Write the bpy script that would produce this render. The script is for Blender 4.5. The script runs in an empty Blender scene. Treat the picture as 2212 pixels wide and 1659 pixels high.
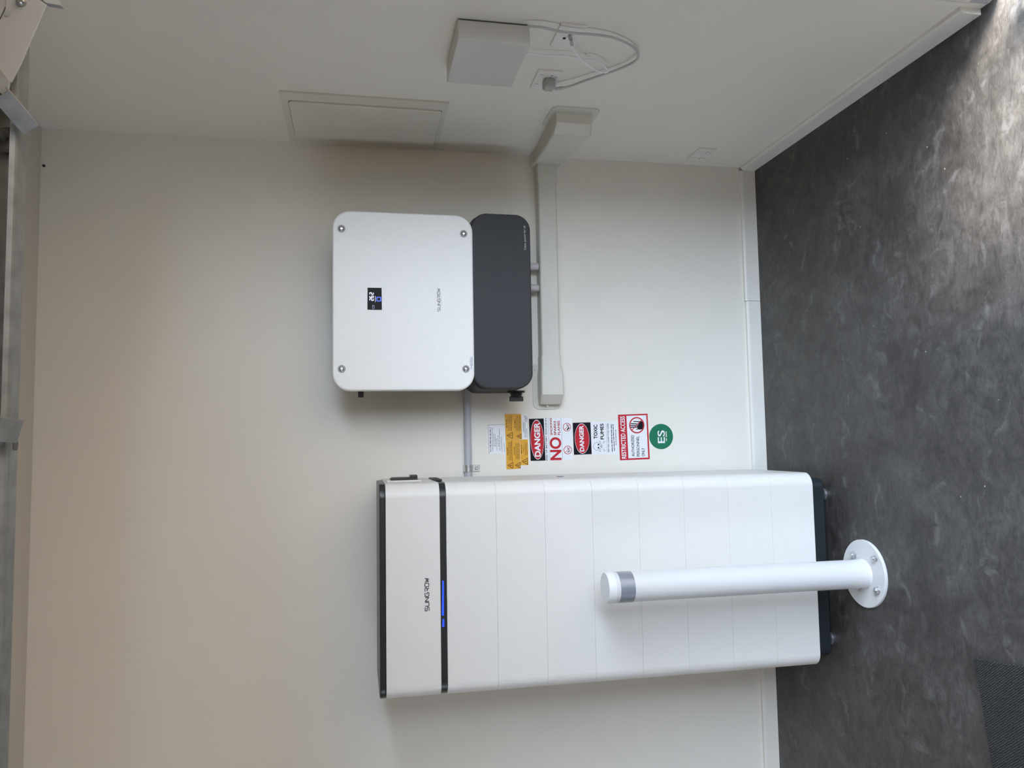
import bpy, bmesh, math, random
from mathutils import Vector, Matrix
random.seed(7)
sc = bpy.context.scene
C = sc.collection

# ------------------------------------------------------------------ camera
CAM = Vector((-1.0763, -2.7705, 1.5456)); PITCH, YAW, ROLL, FPX = 0.19792, 0.07718, -0.00229, 1684.2
fw = Vector((math.sin(YAW)*math.cos(PITCH), math.cos(YAW)*math.cos(PITCH), -math.sin(PITCH)))
rt = Vector((math.cos(YAW), -math.sin(YAW), 0)); up = rt.cross(fw)
R_ = rt*math.cos(ROLL) + up*math.sin(ROLL); U_ = -rt*math.sin(ROLL) + up*math.cos(ROLL)
cd = bpy.data.cameras.new('camera'); cam = bpy.data.objects.new('camera', cd); C.objects.link(cam)
cd.sensor_width = 36; cd.lens = FPX/2212*36; cd.clip_start = 0.02
# the phone was held on its side: the photo's left is up, its top is the right of the wall
cam.matrix_world = Matrix(((-U_.x, R_.x, -fw.x, CAM.x), (-U_.y, R_.y, -fw.y, CAM.y), (-U_.z, R_.z, -fw.z, CAM.z), (0, 0, 0, 1)))
sc.camera = cam

# ------------------------------------------------------------------ light
w = bpy.data.worlds.new('bright_sky'); sc.world = w; w.use_nodes = True
nt = w.node_tree; bg = nt.nodes['Background']
bg.inputs['Color'].default_value = (0.655, 0.80, 1.0, 1); bg.inputs['Strength'].default_value = 16.5
YO, YO2, ZO = -1.185, -5.3, 2.0            # the open garage doorway in the right wall
pl = bpy.data.lights.new('doorway_portal', 'AREA'); pl.shape = 'RECTANGLE'; pl.size = YO-YO2; pl.size_y = ZO
pl.cycles.is_portal = True
po = bpy.data.objects.new('doorway_portal', pl); C.objects.link(po)
po.location = (0.13, (YO+YO2)/2, ZO/2); po.rotation_euler = (math.pi/2, 0, math.pi/2)
p2 = bpy.data.lights.new('added_fill_portal', 'AREA'); p2.shape = 'RECTANGLE'; p2.size = .6; p2.size_y = 1.9; p2.cycles.is_portal = True  # portal of an unseen opening added to the left wall as fill light
po2 = bpy.data.objects.new('added_fill_portal', p2); C.objects.link(po2); po2.location = (-5.39, -2.8, .95); po2.rotation_euler = (math.pi/2, 0, -math.pi/2)
sl = bpy.data.lights.new('hazy_sun', 'SUN'); sl.energy = 25; sl.color = (1, .93, .84); sl.angle = math.radians(17)
so = bpy.data.objects.new('hazy_sun', sl); C.objects.link(so); so.location = (3, -4, 6)
sd = Vector((1, -.55, 3.1)).normalized()    # towards the sun
so.rotation_euler = sd.to_track_quat('Z', 'Y').to_euler()
sc.view_settings.view_transform = 'Standard'; sc.view_settings.look = 'None'
sc.view_settings.gamma = 1.0; sc.view_settings.use_curve_mapping = False
sc.view_settings.exposure = -0.07

# ------------------------------------------------------------------ photo pixel -> point on a real plane
def ray(X, Y):
    return fw + R_*((829.5-Y)/FPX) + U_*((1106-X)/FPX)
def onY(X, Y, d=0.0):            # back wall plane, d metres in front of it
    D = ray(X, Y); return CAM + D*((-d-CAM.y)/D.y)
XW = -0.006
def onX(X, Y, d=0.0):            # right wall plane, d metres in front of it
    D = ray(X, Y); return CAM + D*((XW-d-CAM.x)/D.x)
def onZ(X, Y, z=0.0):
    D = ray(X, Y); return CAM + D*((z-CAM.z)/D.z)

# ------------------------------------------------------------------ mesh builder
class MB:
    def __init__(s): s.v = []; s.f = []
    def prism(s, pts, off):
        pts = [Vector(p) for p in pts]; off = Vector(off); b = len(s.v); n = len(pts)
        s.v += pts + [p+off for p in pts]
        s.f.append(tuple(b+i for i in range(n))); s.f.append(tuple(b+n+i for i in reversed(range(n))))
        for i in range(n): s.f.append((b+i, b+n+i, b+n+(i+1) % n, b+(i+1) % n))
        return s
    def box(s, a, b):
        x0, x1 = sorted((a[0], b[0])); y0, y1 = sorted((a[1], b[1])); z0, z1 = sorted((a[2], b[2]))
        return s.prism([(x0, y0, z0), (x1, y0, z0), (x1, y1, z0), (x0, y1, z0)], (0, 0, z1-z0))
    def loft(s, rings, cap=True):
        b = len(s.v); n = len(rings[0])
        for r in rings: s.v += [Vector(p) for p in r]
        for k in range(len(rings)-1):
            for i in range(n):
                s.f.append((b+k*n+i, b+k*n+(i+1) % n, b+(k+1)*n+(i+1) % n, b+(k+1)*n+i))
        if cap:
            s.f.append(tuple(b+i for i in reversed(range(n))))
            s.f.append(tuple(b+(len(rings)-1)*n+i for i in range(n)))
        return s
    def ring(s, outer, inner, off):
        off = Vector(off); n = len(outer); b = len(s.v)
        o = [Vector(p) for p in outer]; i_ = [Vector(p) for p in inner]
        s.v += o + i_ + [p+off for p in i_] + [p+off for p in o]
        for k in range(4):
            for i in range(n):
                j = (i+1) % n; k2 = (k+1) % 4
                s.f.append((b+k*n+i, b+k*n+j, b+k2*n+j, b+k2*n+i))
        return s
    def cyl(s, p0, p1, r, n=24, r1=None, prof=None):
        p0 = Vector(p0); p1 = Vector(p1); r1 = r if r1 is None else r1
        ax = (p1-p0).normalized(); a = ax.orthogonal().normalized(); c = ax.cross(a)
        prof = prof or [(0, r), (1, r1)]
        rings = []
        for t, rr in prof:
            q = p0.lerp(p1, t)
            rings.append([q + (a*math.cos(2*math.pi*i/n) + c*math.sin(2*math.pi*i/n))*rr for i in range(n)])
        return s.loft(rings)
    def tube(s, pts, r, n=10):
        pts = [Vector(p) for p in pts]; rings = []; a = None
        for i, p in enumerate(pts):
            t = (pts[min(i+1, len(pts)-1)]-pts[max(i-1, 0)]).normalized()
            a = t.orthogonal().normalized() if a is None else (a-t*a.dot(t)).normalized()
            c = t.cross(a)
            rings.append([p + (a*math.cos(2*math.pi*k/n) + c*math.sin(2*math.pi*k/n))*r for k in range(n)])
        return s.loft(rings)
    def seg(s, p0, p1, wd, N, th):
        p0 = Vector(p0); p1 = Vector(p1); N = Vector(N); d = (p1-p0).normalized(); c = N.cross(d)*(wd/2)
        return s.prism([p0-c, p1-c, p1+c, p0+c], N*th)

def rr(u0, u1, v0, v1, r, n=8, rads=None):
    out = []
    rads = rads or (r, r, r, r)
    for (cu, cv, a0), q in zip(((u1, v1, 0), (u0, v1, 90), (u0, v0, 180), (u1, v0, 270)), rads):
        sx = -1 if a0 in (0, 270) else 1; sy = -1 if a0 in (0, 90) else 1
        for i in range(n+1):
            a = math.radians(a0+90*i/n)
            out.append((cu+sx*q+q*math.cos(a), cv+sy*q+q*math.sin(a)))
    return out
def circ(r, n=40, cu=0, cv=0, e=1): return [(cu+r*math.cos(2*math.pi*i/n), cv+e*r*math.sin(2*math.pi*i/n)) for i in range(n)]
def inset_loft(m, pts2, to3, depth, bev, steps=4):
    """slab with rounded front edge: pts2 outline about its centre, to3(u, v, d)"""
    cu = sum(p[0] for p in pts2)/len(pts2); cv = sum(p[1] for p in pts2)/len(pts2)
    hu = max(abs(p[0]-cu) for p in pts2); hv = max(abs(p[1]-cv) for p in pts2)
    rings = [[to3(u, v, 0) for u, v in pts2]]
    for k in range(steps+1):
        a = math.pi/2*k/steps; ins = bev*(1-math.cos(a)); d = depth-bev+bev*math.sin(a)
        rings.append([to3(cu+(u-cu)*(1-ins/hu), cv+(v-cv)*(1-ins/hv), d) for u, v in pts2])
    return m.loft(rings)

def finish(name, m, mat, origin, parent=None, ang=35, bevel=0):
    me = bpy.data.meshes.new(name); o_ = Vector(origin)
    me.from_pydata([tuple(v-o_) for v in m.v], [], m.f)
    bm = bmesh.new(); bm.from_mesh(me); bmesh.ops.recalc_face_normals(bm, faces=bm.faces); bm.to_mesh(me); bm.free()
    for p in me.polygons: p.use_smooth = True
    me.set_sharp_from_angle(angle=math.radians(ang))
    me.materials.append(mat)
    o = bpy.data.objects.new(name, me); C.objects.link(o)
    if parent is not None: o.parent = parent
    else: o.location = o_
    wn = None
    if bevel:
        b = o.modifiers.new('bevel', 'BEVEL'); b.width = bevel; b.segments = 3; b.limit_method = 'ANGLE'
        b.angle_limit = math.radians(40); b.harden_normals = False
    wn = o.modifiers.new('weighted_normal', 'WEIGHTED_NORMAL'); wn.keep_sharp = True; wn.weight = 90
    return o
ORG = {}
def thing(name, label, cat, loc, group=None):
    o = bpy.data.objects.new(name, None); C.objects.link(o); o.location = loc; o.empty_display_size = .05
    o['label'] = label; o['category'] = cat
    if group: o['group'] = group
    ORG[o] = Vector(loc); return o
def part(name, m, mat, parent, bevel=0, ang=35, label=None, kind=None):
    o = finish(name, m, mat, ORG[parent], parent, ang, bevel); ORG[o] = ORG[parent]
    if label: o['label'] = label
    if kind: o['kind'] = kind
    return o
def single(name, m, mat, label, cat, group=None, bevel=0, ang=35):
    n = len(m.v); c = sum(m.v, Vector())/n; c.z = min(v.z for v in m.v)
    o = finish(name, m, mat, c, None, ang, bevel); o['label'] = label; o['category'] = cat
    if group: o['group'] = group
    ORG[o] = c; return o
def struct(name, m, mat, bevel=0):
    o = finish(name, m, mat, (0, 0, 0), None, 35, bevel); o['kind'] = 'structure'; ORG[o] = Vector(); return o

# ------------------------------------------------------------------ materials
def mat(name, col, rough=.5, metal=0, var=0.0, vscale=8, bump=0, bscale=200, emit=None, estr=1, spec=None, coat=0):
    m = bpy.data.materials.new(name); m.use_nodes = True; t = m.node_tree; b = t.nodes['Principled BSDF']
    b.inputs['Base Color'].default_value = (*col, 1); b.inputs['Roughness'].default_value = rough; b.inputs['Metallic'].default_value = metal
    if spec is not None: b.inputs['Specular IOR Level'].default_value = spec
    if coat: b.inputs['Coat Weight'].default_value = coat
    tc = t.nodes.new('ShaderNodeTexCoord')
    if var:
        n = t.nodes.new('ShaderNodeTexNoise'); n.inputs['Scale'].default_value = vscale; n.inputs['Detail'].default_value = 5
        r = t.nodes.new('ShaderNodeMapRange'); r.inputs['From Min'].default_value = .3; r.inputs['From Max'].default_value = .7
        r.inputs['To Min'].default_value = 1-var; r.inputs['To Max'].default_value = 1+var
        x = t.nodes.new('ShaderNodeMix'); x.data_type = 'RGBA'; x.blend_type = 'MULTIPLY'; x.inputs['Factor'].default_value = 1
        x.inputs['A'].default_value = (*col, 1)
        t.links.new(tc.outputs['Object'], n.inputs['Vector']); t.links.new(n.outputs['Fac'], r.inputs['Value'])
        t.links.new(r.outputs['Result'], x.inputs['B']); t.links.new(x.outputs['Result'], b.inputs['Base Color'])
    if bump:
        n = t.nodes.new('ShaderNodeTexNoise'); n.inputs['Scale'].default_value = bscale; n.inputs['Detail'].default_value = 3
        k = t.nodes.new('ShaderNodeBump'); k.inputs['Strength'].default_value = bump; k.inputs['Distance'].default_value = .002
        t.links.new(tc.outputs['Object'], n.inputs['Vector']); t.links.new(n.outputs['Fac'], k.inputs['Height']); t.links.new(k.outputs['Normal'], b.inputs['Normal'])
    if emit:
        b.inputs['Emission Color'].default_value = (*emit, 1); b.inputs['Emission Strength'].default_value = estr
    return m
M_wall = mat('wall_paint', (.797, .757, .674), .6, var=.012, vscale=2.5, bump=.15, bscale=260)
M_store = mat('cream_paint', (.76, .57, .40), .7, var=.02, vscale=4)
M_ceil = mat('ceiling_paint', (.64, .59, .52), .75)
M_skirt = mat('skirting_paint', (.78, .745, .68), .38, var=.02, vscale=9, bump=.1, bscale=60)
M_white = mat('white_powder_coat', (.735, .71, .67), .42, var=.008, vscale=30, bump=.08, bscale=700)
M_invw = mat('white_cover_coat', (.86, .85, .82), .45, var=.01, vscale=40, bump=.06, bscale=800)
M_dark = mat('charcoal_plastic', (.022, .023, .026), .6, var=.06, vscale=20, bump=.1, bscale=900)
M_black = mat('black_plastic', (.018, .020, .020), .35)
M_base = mat('blue_black_base', (.014, .018, .022), .45)
M_fin = mat('dark_heat_sink', (.05, .05, .052), .5, metal=.4)
M_duct = mat('cream_duct_plastic', (.655, .635, .555), .5, var=.02, vscale=6, bump=.08, bscale=90)
M_board = mat('cream_board_plastic', (.70, .66, .565), .42, var=.02, vscale=7)
M_box = mat('grey_white_box_plastic', (.62, .60, .55), .5)
M_boxside = M_box
M_plate = mat('switch_plate_plastic', (.78, .745, .69), .35)
M_cable = mat('grey_cable_sheath', (.50, .48, .47), .5)
M_wcable = mat('white_cable_sheath', (.85, .85, .85), .4)
M_plug = mat('plug_plastic', (.42, .41, .38), .5)
M_conduit = mat('grey_conduit', (.47, .47, .50), .42, var=.03, vscale=14)
M_conduit2 = mat('short_grey_conduit', (.52, .48, .48), .45)
M_zinc = mat('zinc_metal', (.62, .62, .64), .3, metal=.9, var=.1, vscale=60)
M_steel = mat('stainless_steel', (.50, .49, .47), .34, metal=1, var=.1, vscale=80)
M_washer = mat('dull_washer', (.36, .355, .36), .6, metal=.3)
M_slot = mat('dark_slot', (.02, .018, .018), .7)
M_seam = mat('seam_shadow_gap', (.10, .10, .10), .8)
M_ink = mat('black_ink', (.008, .008, .012), .8, spec=.2)
M_inkg = mat('grey_ink', (.13, .13, .18), .5)
M_red = mat('sign_red', (.50, .018, .030), .6, spec=.25)
M_pw = mat('sign_white', (.81, .81, .82), .42)
M_yel = mat('label_yellow', (.72, .36, .022), .4, var=.03, vscale=30)
M_green = mat('label_green', (.0, .155, .075), .45, var=.04, vscale=20)
M_gink = mat('label_grey_print', (.60, .62, .55), .5)
M_post = mat('white_post_coat', (.655, .65, .645), .42, bump=.04, bscale=400)
M_band = mat('reflective_tape', (.30, .32, .36), .32, metal=.35)
M_cap = mat('post_cap_plastic', (.74, .75, .75), .4)
M_screen = mat('display_glass', (.012, .011, .010), .5, spec=.15)
M_led = mat('blue_led', (.01, .03, .3), .4, emit=(.015, .07, 1.0), estr=1.5)
M_digit = mat('white_digits', (.5, .5, .6), .4, emit=(.75, .8, 1.0), estr=1.0)
M_dim = mat('dim_violet_icon', (.2, .2, .3), .4, emit=(.22, .2, .38), estr=.6)
M_dled = mat('display_blue_icon', (.02, .05, .4), .4, emit=(.05, .12, 1.0), estr=1.3)
M_wplate = mat('white_door_steel', (.36, .36, .365), .5, var=.03, vscale=10)
M_rubber = mat('roller_nylon', (.10, .09, .075), .5)
M_drive = mat('driveway_concrete', (.156, .109, .062), .8, var=.1, vscale=3)

# galvanised steel with spangle
M_galv = bpy.data.materials.new('galvanised_steel'); M_galv.use_nodes = True; t = M_galv.node_tree; b = t.nodes['Principled BSDF']
tc = t.nodes.new('ShaderNodeTexCoord'); vo = t.nodes.new('ShaderNodeTexVoronoi'); vo.inputs['Scale'].default_value = 95; vo.inputs['Randomness'].default_value = 1
n = t.nodes.new('ShaderNodeTexNoise'); n.inputs['Scale'].default_value = 40; mx = t.nodes.new('ShaderNodeMix'); mx.data_type = 'VECTOR'; mx.inputs['Factor'].default_value = .06
t.links.new(tc.outputs['Object'], n.inputs['Vector']); t.links.new(tc.outputs['Object'], mx.inputs['A']); t.links.new(n.outputs['Color'], mx.inputs['B']); t.links.new(mx.outputs['Result'], vo.inputs['Vector'])
cr = t.nodes.new('ShaderNodeValToRGB'); cr.color_ramp.elements[0].color = (.10, .102, .10, 1); cr.color_ramp.elements[1].color = (.42, .43, .42, 1)
t.links.new(vo.outputs['Color'], cr.inputs['Fac']); t.links.new(cr.outputs['Color'], b.inputs['Base Color'])
b.inputs['Metallic'].default_value = .55; b.inputs['Roughness'].default_value = .42
M_track = mat('track_steel', (.25, .255, .25), .48, metal=.35, var=.2, vscale=26)

# sealed dark concrete, trowelled
M_floor = bpy.data.materials.new('sealed_concrete'); M_floor.use_nodes = True; t = M_floor.node_tree; b = t.nodes['Principled BSDF']
tc = t.nodes.new('ShaderNodeTexCoord')
def noise(scale, detail, rough, dist=0, vec=None):
    n = t.nodes.new('ShaderNodeTexNoise'); n.inputs['Scale'].default_value = scale; n.inputs['Detail'].default_value = detail
    n.inputs['Roughness'].default_value = rough; n.inputs['Distortion'].default_value = dist
    t.links.new(vec or tc.outputs['Object'], n.inputs['Vector']); return n
mp = t.nodes.new('ShaderNodeMapping'); mp.inputs['Scale'].default_value = (1, 2.4, 1); mp.inputs['Rotation'].default_value = (0, 0, .35)
t.links.new(tc.outputs['Object'], mp.inputs['Vector'])
n1 = noise(4.2, 8, .68, .5); n2 = noise(26, 9, .78, .9, mp.outputs['Vector']); n3 = noise(120, 4, .7)
def ramp(src, p0, c0, p1, c1):
    r = t.nodes.new('ShaderNodeValToRGB'); e = r.color_ramp.elements; e[0].position = p0; e[0].color = (*c0, 1); e[1].position = p1; e[1].color = (*c1, 1)
    t.links.new(src, r.inputs['Fac']); return r
def mixc(kind, fac, a, b_):
    x = t.nodes.new('ShaderNodeMix'); x.data_type = 'RGBA'; x.blend_type = kind
    if isinstance(fac, float): x.inputs['Factor'].default_value = fac
    else: t.links.new(fac, x.inputs['Factor'])
    for s_, v in (('A', a), ('B', b_)):
        if isinstance(v, tuple): x.inputs[s_].default_value = (*v, 1)
        else: t.links.new(v, x.inputs[s_])
    return x.outputs['Result']
base = ramp(n1.outputs['Fac'], .30, (.034, .029, .026), .70, (.082, .076, .070)).outputs['Color']
fine = ramp(n2.outputs['Fac'], .34, (.50, .50, .50), .68, (1.65, 1.65, 1.65)).outputs['Color']
col = mixc('MULTIPLY', .8, base, fine)
n4 = noise(13, 6, .65, 1.2)
col = mixc('MULTIPLY', .9, col, ramp(n4.outputs['Fac'], .36, (.72, .71, .70), .66, (1.3, 1.3, 1.31)).outputs['Color'])
fine2 = ramp(n3.outputs['Fac'], .35, (.8, .8, .8), .65, (1.22, 1.22, 1.22)).outputs['Color']
col = mixc('MULTIPLY', .7, col, fine2)
wvf = t.nodes.new('ShaderNodeTexWave'); wvf.wave_type = 'RINGS'; wvf.rings_direction = 'SPHERICAL'; wvf.inputs['Scale'].default_value = 1.7
wvf.inputs['Distortion'].default_value = 14; wvf.inputs['Detail'].default_value = 4; wvf.inputs['Detail Scale'].default_value = 1.1; wvf.inputs['Detail Roughness'].default_value = .6
mpw = t.nodes.new('ShaderNodeMapping'); mpw.inputs['Location'].default_value = (1.1, 1.9, 0); t.links.new(tc.outputs['Object'], mpw.inputs['Vector']); t.links.new(mpw.outputs['Vector'], wvf.inputs['Vector'])
arc = ramp(wvf.outputs['Fac'], .93, (0, 0, 0), 1.0, (1, 1, 1)).outputs['Color']
arcm = mixc('MULTIPLY', 1.0, arc, ramp(n4.outputs['Fac'], .5, (0, 0, 0), .62, (.55, .55, .55)).outputs['Color'])
col = mixc('MIX', arcm, col, (.16, .15, .145))
vs = t.nodes.new('ShaderNodeTexVoronoi'); vs.inputs['Scale'].default_value = 11; vs.inputs['Randomness'].default_value = 1
t.links.new(tc.outputs['Object'], vs.inputs['Vector'])
sp = ramp(vs.outputs['Distance'], .018, (1, 1, 1), .028, (0, 0, 0))
col = mixc('MIX', sp.outputs['Color'], col, (.42, .40, .36))
t.links.new(col, b.inputs['Base Color'])
rg = ramp(n2.outputs['Fac'], .3, (.36, .36, .36), .7, (.56, .56, .56)); t.links.new(rg.outputs['Color'], b.inputs['Roughness'])
bp = t.nodes.new('ShaderNodeBump'); bp.inputs['Strength'].default_value = .55; bp.inputs['Distance'].default_value = .004
t.links.new(n2.outputs['Fac'], bp.inputs['Height']); t.links.new(bp.outputs['Normal'], b.inputs['Normal'])

# ribbed rubber mat
M_mat = bpy.data.materials.new('ribbed_rubber'); M_mat.use_nodes = True; t = M_mat.node_tree; b = t.nodes['Principled BSDF']
tc = t.nodes.new('ShaderNodeTexCoord'); mp = t.nodes.new('ShaderNodeMapping'); mp.inputs['Rotation'].default_value = (0, 0, .1)
t.links.new(tc.outputs['Object'], mp.inputs['Vector'])
wv = t.nodes.new('ShaderNodeTexWave'); wv.wave_type = 'BANDS'; wv.bands_direction = 'DIAGONAL'; wv.inputs['Scale'].default_value = 92
wv.inputs['Distortion'].default_value = 3.0; wv.inputs['Detail'].default_value = 1; wv.inputs['Detail Scale'].default_value = 2.5
t.links.new(mp.outputs['Vector'], wv.inputs['Vector'])
r = t.nodes.new('ShaderNodeValToRGB'); r.color_ramp.elements[0].position = .28; r.color_ramp.elements[0].color = (.006, .006, .007, 1)
r.color_ramp.elements[1].position = .6; r.color_ramp.elements[1].color = (.060, .058, .060, 1)
t.links.new(wv.outputs['Fac'], r.inputs['Fac']); t.links.new(r.outputs['Color'], b.inputs['Base Color']); b.inputs['Roughness'].default_value = .7
bp = t.nodes.new('ShaderNodeBump'); bp.inputs['Strength'].default_value = .8; bp.inputs['Distance'].default_value = .004
t.links.new(wv.outputs['Fac'], bp.inputs['Height']); t.links.new(bp.outputs['Normal'], b.inputs['Normal'])

# ------------------------------------------------------------------ room shell
XL, YF, ZC = -5.2, -6.4, 2.565
struct('floor', MB().box((XL-.2, YF-.2, -.1), (.14, .14, 0)), M_floor)
struct('driveway', MB().box((.14, -16, -.16), (22, 10, -.03)), M_drive)
struct('wall_sky_blocker', MB().box((7, -16, -.16), (7.2, 10, 2.7)), M_drive)  # unseen wall added outside to cut off the low sky
struct('ceiling', MB().box((XL-.2, YF-.2, ZC), (.14, .14, ZC+.1)), M_ceil)
struct('wall_back', MB().box((XL-.2, 0, 0), (.14, .14, ZC)), M_wall)
m = MB().box((XW, YO, 0), (.14, 0, ZC)).box((XW, YO2, ZO), (.14, YO, ZC)).box((XW, YF-.2, 0), (.14, YO2, ZC))
struct('wall_right', m, M_wall)
struct('wall_left', MB().box((XL-.2, YF, 0), (XL, -3.1, ZC)).box((XL-.2, -2.5, 0), (XL, 0, ZC)).box((XL-.2, -3.1, 1.9), (XL, -2.5, ZC)), M_store)  # gap in this wall is added out of view to let fill light in
struct('wall_front', MB().box((XL-.2, YF-.2, 0), (XW, YF, ZC)), M_store)
def skirt(axis, a, b, h, th=.016, ch=.006):
    prof = [(0, 0), (th, 0), (th, h-.012), (th-ch, h-.001), (0, h)]
    if axis == 'x': return MB().prism([(a, -p, q) for p, q in prof], (b-a, 0, 0))
    return MB().prism([(XW-p, a, q) for p, q in prof], (0, b-a, 0))
xj = onY(1648, 650, .016).x
m = skirt('x', XW-.016, xj, .060)
struct('baseboard_back', m, M_skirt)
struct('baseboard_back.001', skirt('x', xj-.0012, XL, .057), M_skirt)
struct('baseboard_right', skirt('y', -.016, -1.155, .061), M_skirt)
# white jamb and threshold pieces at the opening
struct('trim_1', MB().box((XW-.009, -1.215, .066), (.10, -1.1855, ZO)).box((XW-.009, -1.1865, .066), (XW, -1.170, ZO)), M_skirt)
struct('trim_2', MB().box((XW-.007, -1.210, .012), (.02, -1.1855, .064)), M_conduit)

# ------------------------------------------------------------------ flat print helpers
WN = Vector((0, -1, 0)); RN = Vector((-1, 0, 0))
class Pl:            # a print surface: plane d metres off a wall
    def __init__(s, f, N, d): s.f = f; s.N = N; s.d = d
    def __call__(s, X, Y): return s.f(X, Y, s.d)
    def up(s, e): return Pl(s.f, s.N, s.d+e)
def zm(ox, oy, k): return lambda x, y: (ox+x/k, oy+y/k)
def quad(P, pts, th=.0008, m=None):
    m = m or MB(); return m.prism([P(*p) for p in pts], P.N*th)
def ell(P, c, a, b_, n=40):     # c px, a/b px end of the two half axes -> outline
    c = P(*c); A = P(*a)-c; B = P(*b_)-c
    return [c + A*math.cos(2*math.pi*i/n) + B*math.sin(2*math.pi*i/n) for i in range(n)]
def scl(o, c, k): return [c+(p-c)*k for p in o]
_glyph = {}
def textmesh(s, bold):
    k = (s, bold)
    if k not in _glyph:
        cu = bpy.data.curves.new('tmp', 'FONT'); cu.body = s; cu.size = 1; cu.offset = bold; cu.resolution_u = 9
        o = bpy.data.objects.new('tmp', cu); C.objects.link(o); bpy.context.view_layer.update()
        me = bpy.data.meshes.new_from_object(o.evaluated_get(bpy.context.evaluated_depsgraph_get()))
        _glyph[k] = ([v.co.copy() for v in me.vertices], [tuple(p.vertices) for p in me.polygons])
        bpy.data.objects.remove(o); bpy.data.curves.remove(cu); bpy.data.meshes.remove(me)
    return _glyph[k]
def text(P, s, A, B, Tp, bold=.0, m=None, thick=0):
    """A, B: px ends of the baseline (left, right); Tp: px of the cap top above A"""
    m = m or MB(); vs, fs = textmesh(s, bold)
    x0 = min(v.x for v in vs); x1 = max(v.x for v in vs); y0 = 0.0 if not any(c in s for c in 'gpqy,') else 0.0
    y1 = .70 if any(c.isupper() or c.isdigit() for c in s) else .53
    a = P(*A); U = P(*B)-a; V = P(*Tp)-a
    for e, ev in ([(0, 0)] if not thick else [(-thick, 0), (thick, 0), (0, thick), (0, -thick)]):
        b0 = len(m.v); sh = U.normalized()*(e*V.length) + V*ev
        m.v += [a + sh + U*((v.x-x0)/(x1-x0)) + V*((v.y-y0)/(y1-y0)) for v in vs]
        m.f += [tuple(b0+i for i in f) for f in fs]
    return m
GL = {'S': [[(1, 1), (.1, 1), (0, .9), (0, .6), (.1, .5), (.9, .5), (1, .4), (1, .1), (.9, 0), (0, 0)]],
      'U': [[(0, 1), (0, .12), (.12, 0), (.88, 0), (1, .12), (1, 1)]],
      'N': [[(0, 0), (0, 1), (1, 0), (1, 1)]],
      'G': [[(1, 1), (.12, 1), (0, .88), (0, .12), (.12, 0), (1, 0), (1, .5), (.5, .5)]],
      'R': [[(0, 1), (.88, 1), (1, .9), (1, .55), (.88, .45), (.1, .45)], [(.45, .45), (1, 0)]],
      'O': [[(.12, 1), (.88, 1), (1, .88), (1, .12), (.88, 0), (.12, 0), (0, .12), (0, .88), (.12, 1)]],
      'W': [[(0, 1), (.22, 0), (.5, .75), (.78, 0), (1, 1)]]}
def logo(P, A, B, Tp, wd):
    m = MB(); a = P(*A); U = P(*B)-a; V = P(*Tp)-a; s = 'SUNGROW'; adv = 1/(7+6*.32)
    for i, ch in enumerate(s):
        for st in GL[ch]:
            q = [a + U*((i*1.32+x)*adv) + V*y for x, y in st]
            for k in range(len(q)-1): m.seg(q[k], q[k+1], wd, P.N, .0004)
    return m
def scrib(P, A, B, h, m, gap=.14, lo=.04, hi=.16):
    """a line of print too small to read: word-length dashes"""
    a = P(*A); b_ = P(*B); L = (b_-a).length; d = (b_-a)/L; t0 = 0; wd = (P(A[0]+h*.72, A[1])-P(*A)).length
    while t0 < L:
        l = L*random.uniform(lo, hi); e = min(L, t0+l)
        m.seg(a+d*t0, a+d*e, wd, P.N, .0004); t0 = e + wd*random.uniform(.5, 1.1)
    return m
def loop_px(P, pts, wd, m, close=True):
    q = [P(*p) for p in pts]; q = q+[q[0]] if close else q
    for k in range(len(q)-1): m.seg(q[k], q[k+1], wd, P.N, .0004)
    return m

# ------------------------------------------------------------------ battery tower
xl, xr, yf, yb = -1.8149, -1.1907, -.4338, -.028
z0, mh, zt = 1.2825, .15109, 1.4752; zcap = 1.4605; zband = 1.301; zb = z0-8*mh
bat = thing('home_battery', 'tall white home battery tower of stacked modules with black bands standing against the wall', 'battery', ((xl+xr)/2, (yf+yb)/2, 0))
def slab(zlo, zhi, ins=0, r=.042, bev=0, yfo=0, ybo=0):
    p2 = rr(xl+ins, xr-ins, yf+ins+yfo, yb-ins+ybo, r, 10, (.012, .012, r, r))
    if not bev: return MB().loft([[(x, y, zlo) for x, y in p2], [(x, y, zhi) for x, y in p2]])
    cx, cy = (xl+xr)/2, (yf+yb)/2; hx, hy = (xr-xl)/2, (yb-yf)/2
    def q(i): return [(cx+(x-cx)*(1-i/hx), cy+(y-cy)*(1-i/hy)) for x, y in p2]
    rings = [(bev, zlo), (bev*.3, zlo+bev*.3), (0, zlo+bev), (0, zhi-bev), (bev*.3, zhi-bev*.3), (bev, zhi)]
    return MB().loft([[(x, y, z) for x, y in q(i)] for i, z in rings])
part('top_cap', slab(zcap+.0008, zt+.0035, .001, bev=.003, ybo=-.085), M_black, bat, label='black top cap')
cu_ = part('control_unit', slab(zband+.0004, zcap, bev=.0012), M_white, bat)
bd = part('light_band', slab(z0+.0012, zband, .0025), M_black, bat, label='black band with blue lights')
for k in range(8):
    part('battery_module', slab(z0-mh*(k+1)+(.0 if k < 7 else 0), z0-mh*k, bev=.0011), M_white, bat)
part('base', MB().loft([[(x, y, z) for x, y in rr(xl+.02, xr-.02, yf+.026, yb-.02, .03, 6)] for z in (.018, zb-.0005)]), M_base, bat, label='blue-black base plinth', bevel=.002)
for fx in (onZ(1784, 1068).x, onZ(1803, 1382).x):
    for fy in (yf+.055, yb-.06):
        part('levelling_foot', MB().cyl((fx, fy, 0), (fx, fy, .0185), .020, 24, prof=[(0, .020), (.35, .020), (.55, .012), (1, .012)]), M_zinc, bat, label='silver levelling foot')
PF = Pl(onY, WN, -yf+.0002)
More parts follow.
